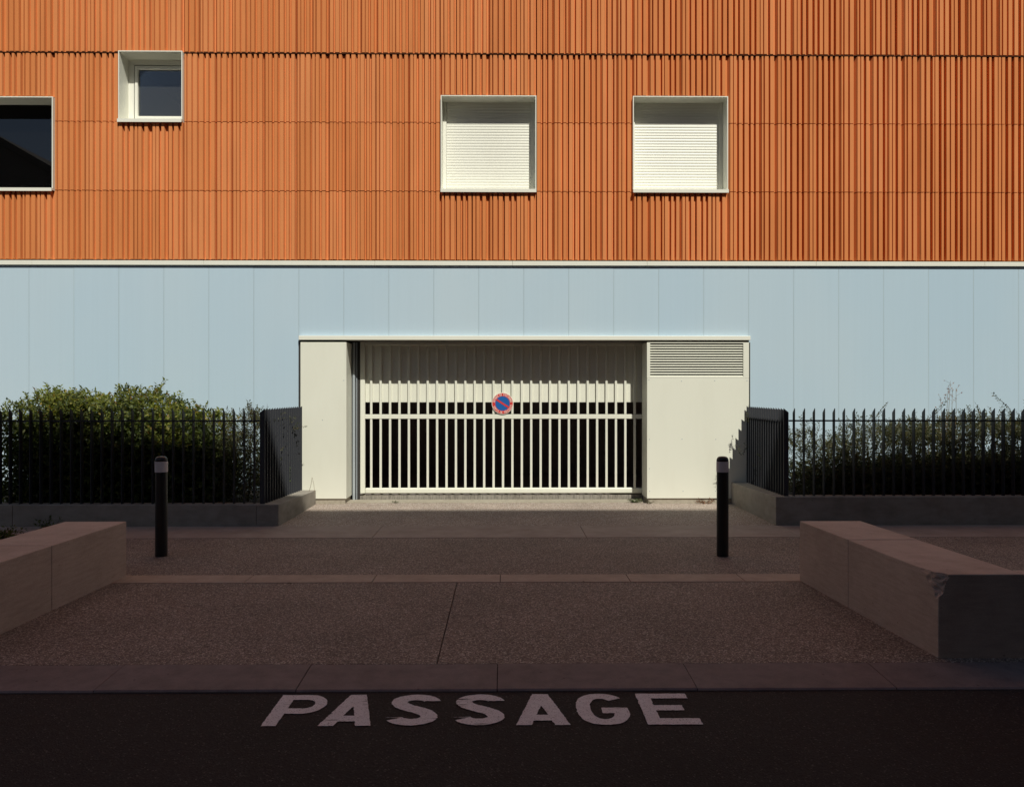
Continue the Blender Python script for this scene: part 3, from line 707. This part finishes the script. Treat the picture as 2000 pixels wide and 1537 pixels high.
def L_S(x, w):
    cx = x + w/2; t = 0.077
    yu, yl = yt_ - HL*0.262, yb_ + HL*0.272
    # centre line: upper bowl then lower bowl, given a width
    up = ell(cx, yu, w/2 - t*0.60, HL*0.262 - t/2, 12, 180, 14)
    lowp = ell(cx, yl, w/2 - t*0.58, HL*0.272 - t/2, 0, -170, 14)
    mid = [(cx - w*0.29, yu - .052), (cx - .045, (yu+yl)/2 + .012), (cx + .05, (yu+yl)/2 - .014), (cx + w*0.30, yl + .05)]
    line = up + mid + lowp
    # smooth the joins
    for _ in range(2):
        line = [line[0]] + [((a[0]+2*b[0]+c[0])/4, (a[1]+2*b[1]+c[1])/4) for a, b, c in zip(line[:-2], line[1:-1], line[2:])] + [line[-1]]
    lft, rgt = [], []
    for i, p in enumerate(line):
        q, o = line[min(i+1, len(line)-1)], line[max(i-1, 0)]
        dx, dy = q[0]-o[0], q[1]-o[1]; l = math.hypot(dx, dy)
        if i in (0, len(line)-1): dx, dy, l = 0, (-1 if i else 1)*1.0, 1.0
        hx = t*0.56; hy = t*0.50
        lft.append((p[0] - dy/l*hx, p[1] + dx/l*hy)); rgt.append((p[0] + dy/l*hx, p[1] - dx/l*hy))
    return [lft + rgt[::-1]]
def L_G(x, w):
    cx, cy = x + w/2, (yb_ + yt_)/2; rx, ry = w/2, HL/2
    outer = ell(cx, cy, rx, ry, 38, 322, 30, 2.5); inner = ell(cx, cy, rx - T, ry - 0.068, 48, 318, 26, 2.4)
    bx = cx - 0.005; by = cy + 0.012
    return [outer + [(x + w, yb_ + .125), (x + w - .004, by), (bx, by), (bx, by - .070), (x + w - T - .006, by - .070)] + inner[::-1]]
def L_E(x, w):
    m0 = yb_ + HL*0.435
    return [[(x, yb_), (x + w, yb_), (x + w, yb_ + .074), (x + T, yb_ + .074), (x + T, m0), (x + w - .052, m0), (x + w - .052, m0 + .068), (x + T, m0 + .068), (x + T, yt_ - .066), (x + w, yt_ - .066), (x + w, yt_), (x, yt_)]]
for fn, x, w in ((L_P, -1.208, 0.266), (L_A, -0.927, 0.263), (L_S, -0.609, 0.274), (L_S, -0.265, 0.272), (L_A, 0.059, 0.271), (L_G, 0.377, 0.272), (L_E, 0.716, 0.275)):
    poly(fn(x, w))

# ------------------------------------------------------------------ plants
def leaves_mesh(name, base, d, nrm, ln, wd, material):
    """base, d, nrm (n,3); ln, wd (n,) -> one folded pointed leaf each"""
    n = len(base); d = d / np.linalg.norm(d, axis=1, keepdims=True)
    s = np.cross(d, nrm); s /= np.linalg.norm(s, axis=1, keepdims=True) + 1e-9; u = np.cross(s, d)
    ln = ln[:, None]; wd = wd[:, None]
    P = np.stack([base, base + d*ln*0.42 + s*wd*0.5 + u*wd*0.14, base + d*ln*0.45 - u*wd*0.06, base + d*ln*0.42 - s*wd*0.5 + u*wd*0.14, base + d*ln - u*ln*0.10], 1).reshape(-1, 3)
    idx = np.array([[0, 1, 2], [0, 2, 3], [2, 1, 4], [2, 4, 3]])[None] + (np.arange(n)*5)[:, None, None]
    idx = idx.reshape(-1, 3)
    me = bpy.data.meshes.new(name); me.vertices.add(len(P)); me.vertices.foreach_set('co', P.ravel().astype(np.float32))
    me.loops.add(idx.size); me.loops.foreach_set('vertex_index', idx.ravel().astype(np.int32))
    me.polygons.add(len(idx)); me.polygons.foreach_set('loop_start', np.arange(0, idx.size, 3, dtype=np.int32))
    me.update(calc_edges=True); me.validate(); me.materials.append(material); return me
def twigs(starts, dirs, lens, per, leaf_len, leaf_w, rng, droop=0.15):
    """leaves set alternately along short twigs"""
    n = len(starts); dirs = dirs / np.linalg.norm(dirs, axis=1, keepdims=True)
    t = (np.arange(per) + 0.4) / per
    side = np.cross(dirs, rng.normal(size=(n, 3))); side /= np.linalg.norm(side, axis=1, keepdims=True)
    sgn = np.where(np.arange(per) % 2, 1.0, -1.0)
    base = starts[:, None] + dirs[:, None]*(lens[:, None]*t[None])[..., None]; base[..., 2] -= droop*(lens[:, None]*t[None]**2)
    d = dirs[:, None]*0.65 + side[:, None]*sgn[None, :, None]*0.8 + rng.normal(size=(n, per, 3))*0.25
    nr = np.array([0.0, -0.25, 1.0]) + rng.normal(size=(n, per, 3))*0.55
    k = n*per
    return base.reshape(k, 3), d.reshape(k, 3), nr.reshape(k, 3), leaf_len*rng.uniform(.6, 1.25, k), leaf_w*rng.uniform(.7, 1.2, k)
def shrub(name, label, x0, x1, y0, y1, zb, H, n, per, ll, lw, material, group, twl=(0.10, 0.20), lowbias=0.8, clump=0.5, sprigs=(), seed=1, lean=0.5, fill=1.0, filltop=.80, pale_leaf=None):
    rng = np.random.default_rng(seed)
    t = thing(name, label, 'shrub', ((x0+x1)/2, (y0+y1)/2, zb), group)
    # clump centres make light and dark masses with gaps between them
    nc = max(6, int((x1 - x0) * 16)); cxs = rng.uniform(x0, x1, nc)
    cys = rng.uniform(y0, y1, nc)
    czs = np.array([zb + (H(x) - zb) * rng.uniform(0.15, 0.95)**lowbias for x in cxs])
    xs = rng.uniform(x0, x1, n); ys = rng.uniform(y0, y1, n); zs = np.array([zb + 0.04 + (H(x) - zb - 0.04) * rng.uniform(0, 1)**lowbias for x in xs])
    pick = rng.uniform(size=n) < clump; ci = rng.integers(0, nc, n)
    g = rng.normal(size=(n, 3)) * np.array([0.13, 0.11, 0.11])
    xs = np.where(pick, cxs[ci] + g[:, 0], xs); ys = np.where(pick, cys[ci] + g[:, 1], ys); zs = np.where(pick, czs[ci] + g[:, 2], zs)
    hx = np.array([H(x) for x in xs]); yc = (y0 + y1)/2; dome = hx - 0.16*((ys - yc)/((y1 - y0)/2))**2
    zs = np.clip(np.minimum(zs, dome - rng.uniform(0.03, 0.12, n)), zb + 0.03, None)
    ys = np.clip(ys, y0 - .06, y1 + .04)
    up = (zs - zb) / np.maximum(hx - zb, .1)
    dirs = np.stack([rng.normal(size=n)*0.7 + lean*(xs - (x0+x1)/2)/max(.2, (x1-x0)/2), rng.normal(size=n)*0.6 + 0.5*(ys - yc)/((y1-y0)/2), 0.35 + 0.6*up + rng.normal(size=n)*0.35], 1)
    lens = rng.uniform(*twl, n)
    st = np.stack([xs, ys, zs], 1)
    parts_ = [twigs(st, dirs, lens, per, ll, lw, rng)]
    nf = int(n * fill); fx = rng.uniform(x0, x1, nf); fz = np.array([zb + (H(x) - zb - .10) * rng.uniform(0, 1)**1.15 * filltop for x in fx])
    fs = np.stack([fx, rng.uniform(y0, y1, nf), fz], 1)
    parts_.append(twigs(fs, rng.normal(size=(nf, 3)) + np.array([0, 0, .4]), rng.uniform(*twl, nf), per, ll*1.15, lw*1.25, rng))
    stem = MB()
    for _ in range(int((x1 - x0) / 0.085)):
        a_ = rng.uniform(x0 + .03, x1 - .03); h_ = H(a_)
        sprigs = list(sprigs) + [(a_, h_ - rng.uniform(.05, .16), a_ + rng.normal()*.035, h_ + rng.uniform(-.02, .14), rng.uniform(y0 + .1, y1 - .2))]
    for (sx0, sz0, sx1, sz1, sy) in sprigs:       # long shoots that stand out of the mass
        m_ = 4; p = [(sx0 + (sx1-sx0)*f + 0.03*math.sin(3*f), sy, sz0 + (sz1-sz0)*f + 0.02*math.sin(5*f)) for f in np.linspace(0, 1, m_)]
        stem.tube(p, [0.004, 0.0035, 0.0025, 0.0012], 4)
        v = np.array([sx1-sx0, 0, sz1-sz0]); l = np.linalg.norm(v)
        parts_.append(twigs(np.array([[sx0, sy, sz0]]), v[None], np.array([l]), max(6, int(l/0.015)), max(ll, .042), max(lw, .021), rng, 0.0))
    cat = [np.concatenate([q[i] for q in parts_]) for i in range(5)]
    if pale_leaf is None:
        kind(link('foliage', leaves_mesh('foliage', *cat, material), t), 'stuff')
    else:      # paler leaves in patches towards the top
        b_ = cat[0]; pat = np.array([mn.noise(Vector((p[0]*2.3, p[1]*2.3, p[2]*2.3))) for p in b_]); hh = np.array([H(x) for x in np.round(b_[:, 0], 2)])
        is_pale = (pat + (b_[:, 2] - hh)*1.3 + rng.normal(size=len(b_))*.12) > -0.22
        kind(link('foliage', leaves_mesh('foliage', *[q[~is_pale] for q in cat], material), t), 'stuff')
        kind(link('pale_foliage', leaves_mesh('pale_foliage', *[q[is_pale] for q in cat], pale_leaf), t), 'stuff')
    for k in range(max(4, int((x1 - x0)*7))):
        bx = rng.uniform(x0 + .05, x1 - .05); by = rng.uniform(y0 + .1, y1 - .1); top = H(bx) - rng.uniform(.1, .35)
        px = bx + rng.normal()*.12
        stem.tube([(bx, by, zb - .02), ((bx+px)/2 + rng.normal()*.03, by + rng.normal()*.04, zb + (top-zb)*.45), (px, by + rng.normal()*.08, zb + (top-zb)*.8), (px + rng.normal()*.05, by, top)], [.012, .009, .006, .002], 5)
    for k in range(0, n, 3):
        e = st[k] + dirs[k]/np.linalg.norm(dirs[k])*lens[k]; stem.tube([st[k], e], [.0025, .001], 3)
    kind(stem.obj('stem', M['stem'], t), 'stuff')
    return t
def curve(pts, Y):
    xs = [wx(p, Y) for p, _ in pts]; zs = [wz(p, q, Y) for p, q in pts]
    return lambda x: float(np.interp(x, xs, zs)) + 0.075*mn.noise(Vector((x*3.1, 1.7, 0.3))) + 0.05*mn.noise(Vector((x*8.3, 4.1, 0.9)))
YH = 10.35
GL, GR_ = 'shrubs behind the left fence', 'shrubs behind the right fence'
HLc = curve([(-120, 815), (0, 815), (12, 838), (25, 800), (45, 786), (70, 772), (120, 765), (170, 770), (200, 775), (215, 768), (240, 760), (285, 760), (310, 770), (330, 782), (350, 812), (375, 795), (400, 798), (425, 815), (450, 808), (480, 800), (515, 805)], YH)
def X(p): return wx(p, YH)
def Zp(p, q): return wz(p, q, YH)
shrub('privet_shrub', 'broad dense dark green shrub filling the left end of the fence', X(34), X(225), 9.85, 10.95, 0.2, HLc, 2900, 7, .058, .029, M['leaf_dark'], GL, seed=3, clump=.6, pale_leaf=M['leaf_light'],
      sprigs=[(X(120), Zp(120, 775), X(126), Zp(126, 757), 10.2), (X(104), Zp(104, 778), X(106), Zp(106, 764), 10.1), (X(186), Zp(186, 782), X(188), Zp(188, 765), 10.2), (X(18), Zp(18, 860), X(8), Zp(8, 800), 10.1), (X(20), Zp(20, 905), X(4), Zp(4, 890), 10.1), (X(40), Zp(40, 800), X(36), Zp(36, 784), 10.1), (X(20), Zp(20, 935), X(2), Zp(2, 925), 10.1)])
shrub('leafy_shrub', 'taller yellow green shrub with one long shoot rising above the left hedge', X(212), X(342), 9.95, 10.95, 0.2, HLc, 1650, 8, .052, .031, M['leaf_dark'], GL, seed=5, clump=.6, pale_leaf=M['leaf_light'],
      sprigs=[(X(300), Zp(300, 775), X(327), Zp(327, 741), 10.3), (X(232), Zp(232, 765), X(233), Zp(233, 750), 10.3), (X(322), Zp(322, 790), X(336), Zp(336, 776), 10.3)])
shrub('broadleaf_shrub', 'mid green broad leaved shrub with loose top between two taller left shrubs', X(335), X(432), 9.95, 10.9, 0.2, HLc, 900, 7, .062, .040, M['leaf_dark'], GL, seed=8, clump=.6, pale_leaf=M['leaf_light'],
      sprigs=[(X(385), Zp(385, 805), X(382), Zp(382, 780), 10.3), (X(395), Zp(395, 805), X(408), Zp(408, 786), 10.3)])
shrub('fine_shrub', 'sparse small leaved shrub nearest the left fence corner with blue wall showing through', X(425), X(514), 9.95, 10.9, 0.2, HLc, 760, 10, .030, .016, M['leaf_fine'], GL, seed=9, clump=.5, fill=.9,
      sprigs=[(X(444), Zp(444, 815), X(447), Zp(447, 795), 10.3), (X(487), Zp(487, 815), X(492), Zp(492, 797), 10.3)])
HRc = curve([(1540, 880), (1560, 838), (1580, 828), (1600, 852), (1625, 858), (1650, 842), (1690, 822), (1720, 826), (1750, 838), (1790, 822), (1820, 842), (1850, 815), (1880, 806), (1930, 806), (1960, 822), (2000, 812), (2100, 800)], YH)
for i, (pa, pb, n, sd, mt, fl_, lbl, spr) in enumerate((
    (1546, 1648, 760, 21, 'leaf_fine', 0.8, 'thin wispy small leaved shrub beside the right fence corner', [(1560, 850, 1556, 812), (1585, 850, 1590, 822)]),
    (1640, 1768, 1150, 22, 'leaf_fine', 1.0, 'small leaved shrub with a thin arching shoot, second from the right fence corner', [(1686, 830, 1722, 786), (1672, 838, 1668, 812), (1740, 838, 1752, 806)]),
    (1762, 1872, 1250, 23, 'leaf_fine', 1.1, 'small leaved shrub below the tall dry flower stalks on the right', [(1790, 830, 1836, 782), (1815, 850, 1838, 800)]),
    (1866, 2040, 2300, 24, 'leaf_fine', 1.1, 'densest small leaved shrub with a curving top shoot at the right end', [(1965, 812, 1925, 768), (1990, 815, 1986, 782), (1900, 812, 1893, 788), (1935, 815, 1942, 795)]))):
    shrub('fine_shrub', lbl, X(pa), X(pb), 9.95, 10.95, 0.27, HRc, n, 10, .034, .018, M[mt], GR_, seed=sd, clump=.5, lowbias=1.0, fill=fl_, filltop=.5,
          sprigs=[(X(a), Zp(a, b), X(c_), Zp(c_, d_), 10.2) for a, b, c_, d_ in spr])
# dry flower stalks
t = thing('dry_stalks', 'tall dry flower stalks standing above the right hedge', 'plant', (X(1845), 10.3, 0.27), None)
b = MB(); heads = []
for a, q, c_, d_ in ((1838, 830, 1848, 752), (1842, 820, 1852, 744), (1850, 820, 1856, 760), (1860, 812, 1863, 758), (1834, 822, 1833, 776)):
    p0, p1 = Vector((X(a), 10.3, Zp(a, q) - .3)), Vector((X(c_), 10.3, Zp(c_, d_)))
    b.tube([p0, p0.lerp(p1, .5) + Vector((.012, 0, 0)), p1], [.0035, .003, .0015], 4)
    for k in range(5):
        q0 = p0.lerp(p1, .72 + .06*k); q1 = q0 + Vector((random.uniform(-.06, .06), random.uniform(-.03, .03), random.uniform(.02, .06)))
        b.tube([q0, q1], [.0015, .001], 3); heads.append(q1)
kind(b.obj('stalk', M['dry_stem'], t), 'stuff')
hb = np.array([list(h) for h in heads for _ in range(4)]); rg = np.random.default_rng(4)
kind(link('flower_heads', leaves_mesh('flower_heads', hb, rg.normal(size=hb.shape), rg.normal(size=hb.shape), np.full(len(hb), .018), np.full(len(hb), .010), M['leaf_dry']), t), 'stuff')

def weed(name, label, x, y, z, r, h, n, ll, lw, material, seed, per=6, group=None):
    rng = np.random.default_rng(seed); t = thing(name, label, 'weed', (x, y, z), group)
    a = rng.uniform(0, 2*math.pi, n); s = np.stack([x + rng.normal(size=n)*r*.25, y + rng.normal(size=n)*r*.2, np.full(n, z)], 1)
    d = np.stack([np.cos(a)*r, np.sin(a)*r*.6, h*rng.uniform(.4, 1.0, n)], 1); l = np.linalg.norm(d, axis=1)
    kind(link('foliage', leaves_mesh('foliage', *twigs(s, d, l, per, ll, lw, rng), material), t), 'stuff')
    b = MB()
    for k in range(n): b.tube([s[k], s[k] + d[k]], [.002, .001], 3)
    kind(b.obj('stem', M['stem'], t), 'stuff'); return t
YWd = YF - 0.02
weed('weed', 'flat green weed at the foot of the gate beside the right pillar', wx(1243, YF), YF + .10, .012, .10, .06, 16, .030, .018, M['leaf_green'], 31)
weed('weed', 'small straggly weed at the front corner of the vented pillar', wx(1268, YF), YF - .02, 0, .07, .07, 8, .02, .009, M['leaf_fine'], 32)
weed('weed', 'rust red dried weed at the foot of the vented pillar', wx(1378, YF), YF - .03, 0, .12, .11, 16, .024, .012, M['leaf_dry'], 33)
weed('weed', 'tiny green weed by the threshold left of the gate', wx(770, YF), YF + .09, .012, .05, .03, 6, .018, .009, M['leaf_green'], 34)
weed('weed', 'thin weed poking through the sunlit end of the left fence', wx(563, 10.9), 10.75, .2, 0.06, .66, 13, .045, .022, M['leaf_green'], 35, per=11)
weed('weed', 'sprig reaching from the right fence towards the cream pillar', wx(1452, 10.8), 10.9, .75, .10, .28, 4, .035, .015, M['leaf_fine'], 36, per=8)
weed('weed', 'sprig sticking up over the rear end of the right fence', wx(1462, 11.0), 11.05, 1.2, .06, .32, 4, .03, .013, M['leaf_fine'], 37, per=8)
weed('weed', 'dark leafy clump growing behind the left stone bench', wx(30, 8.9) , 8.75, 0, .22, .16, 30, .05, .025, M['leaf_dark'], 38)
weed('weed', 'low green weed behind the left bench near the planter wall', wx(92, 9.3), 9.28, 0, .12, .17, 14, .05, .02, M['leaf_dark'], 39)
# bent dry grass on the left planter end
t = thing('dry_grass', 'bent dry grass blade on the sunlit end of the left planter wall', 'plant', (wx(608, 11.2), 11.2, .2))
b = MB(); g0 = Vector((wx(603, 11.2), 11.22, .20)); g1 = Vector((wx(609.5, 11.2), 11.2, wz(609, 932, 11.2))); g2 = Vector((wx(615, 11.2), 11.18, .205))
b.tube([g0, g0.lerp(g1, .5) + Vector((.006, 0, 0)), g1], [.003, .003, .002], 4).tube([g1, g1.lerp(g2, .5) + Vector((.008, 0, 0)), g2], [.002, .003, .003], 4).obj('blade', M['dry_stem'], t)
# fallen leaves
for px, py, z, sz_, lb in ((257, 1072, .001, .035, 'dark fallen leaf on the gravel between left bench and bollard'), (560, 1141, .001, .045, 'dark fallen leaf at the edge of the narrow stone band'), (1137, 1138, .002, .03, 'small dark leaf on the front edge of the narrow stone band')):
    x, y = gr(px, py); rg = np.random.default_rng(int(px))
    o = link('fallen_leaf', leaves_mesh('fallen_leaf', np.array([[x, y, z + .008]]), np.array([[1.0, .3, .05]]), np.array([[0, 0, 1.0]]), np.array([sz_]), np.array([sz_*.6]), M['stem'])); tag(o, lb, 'leaf')
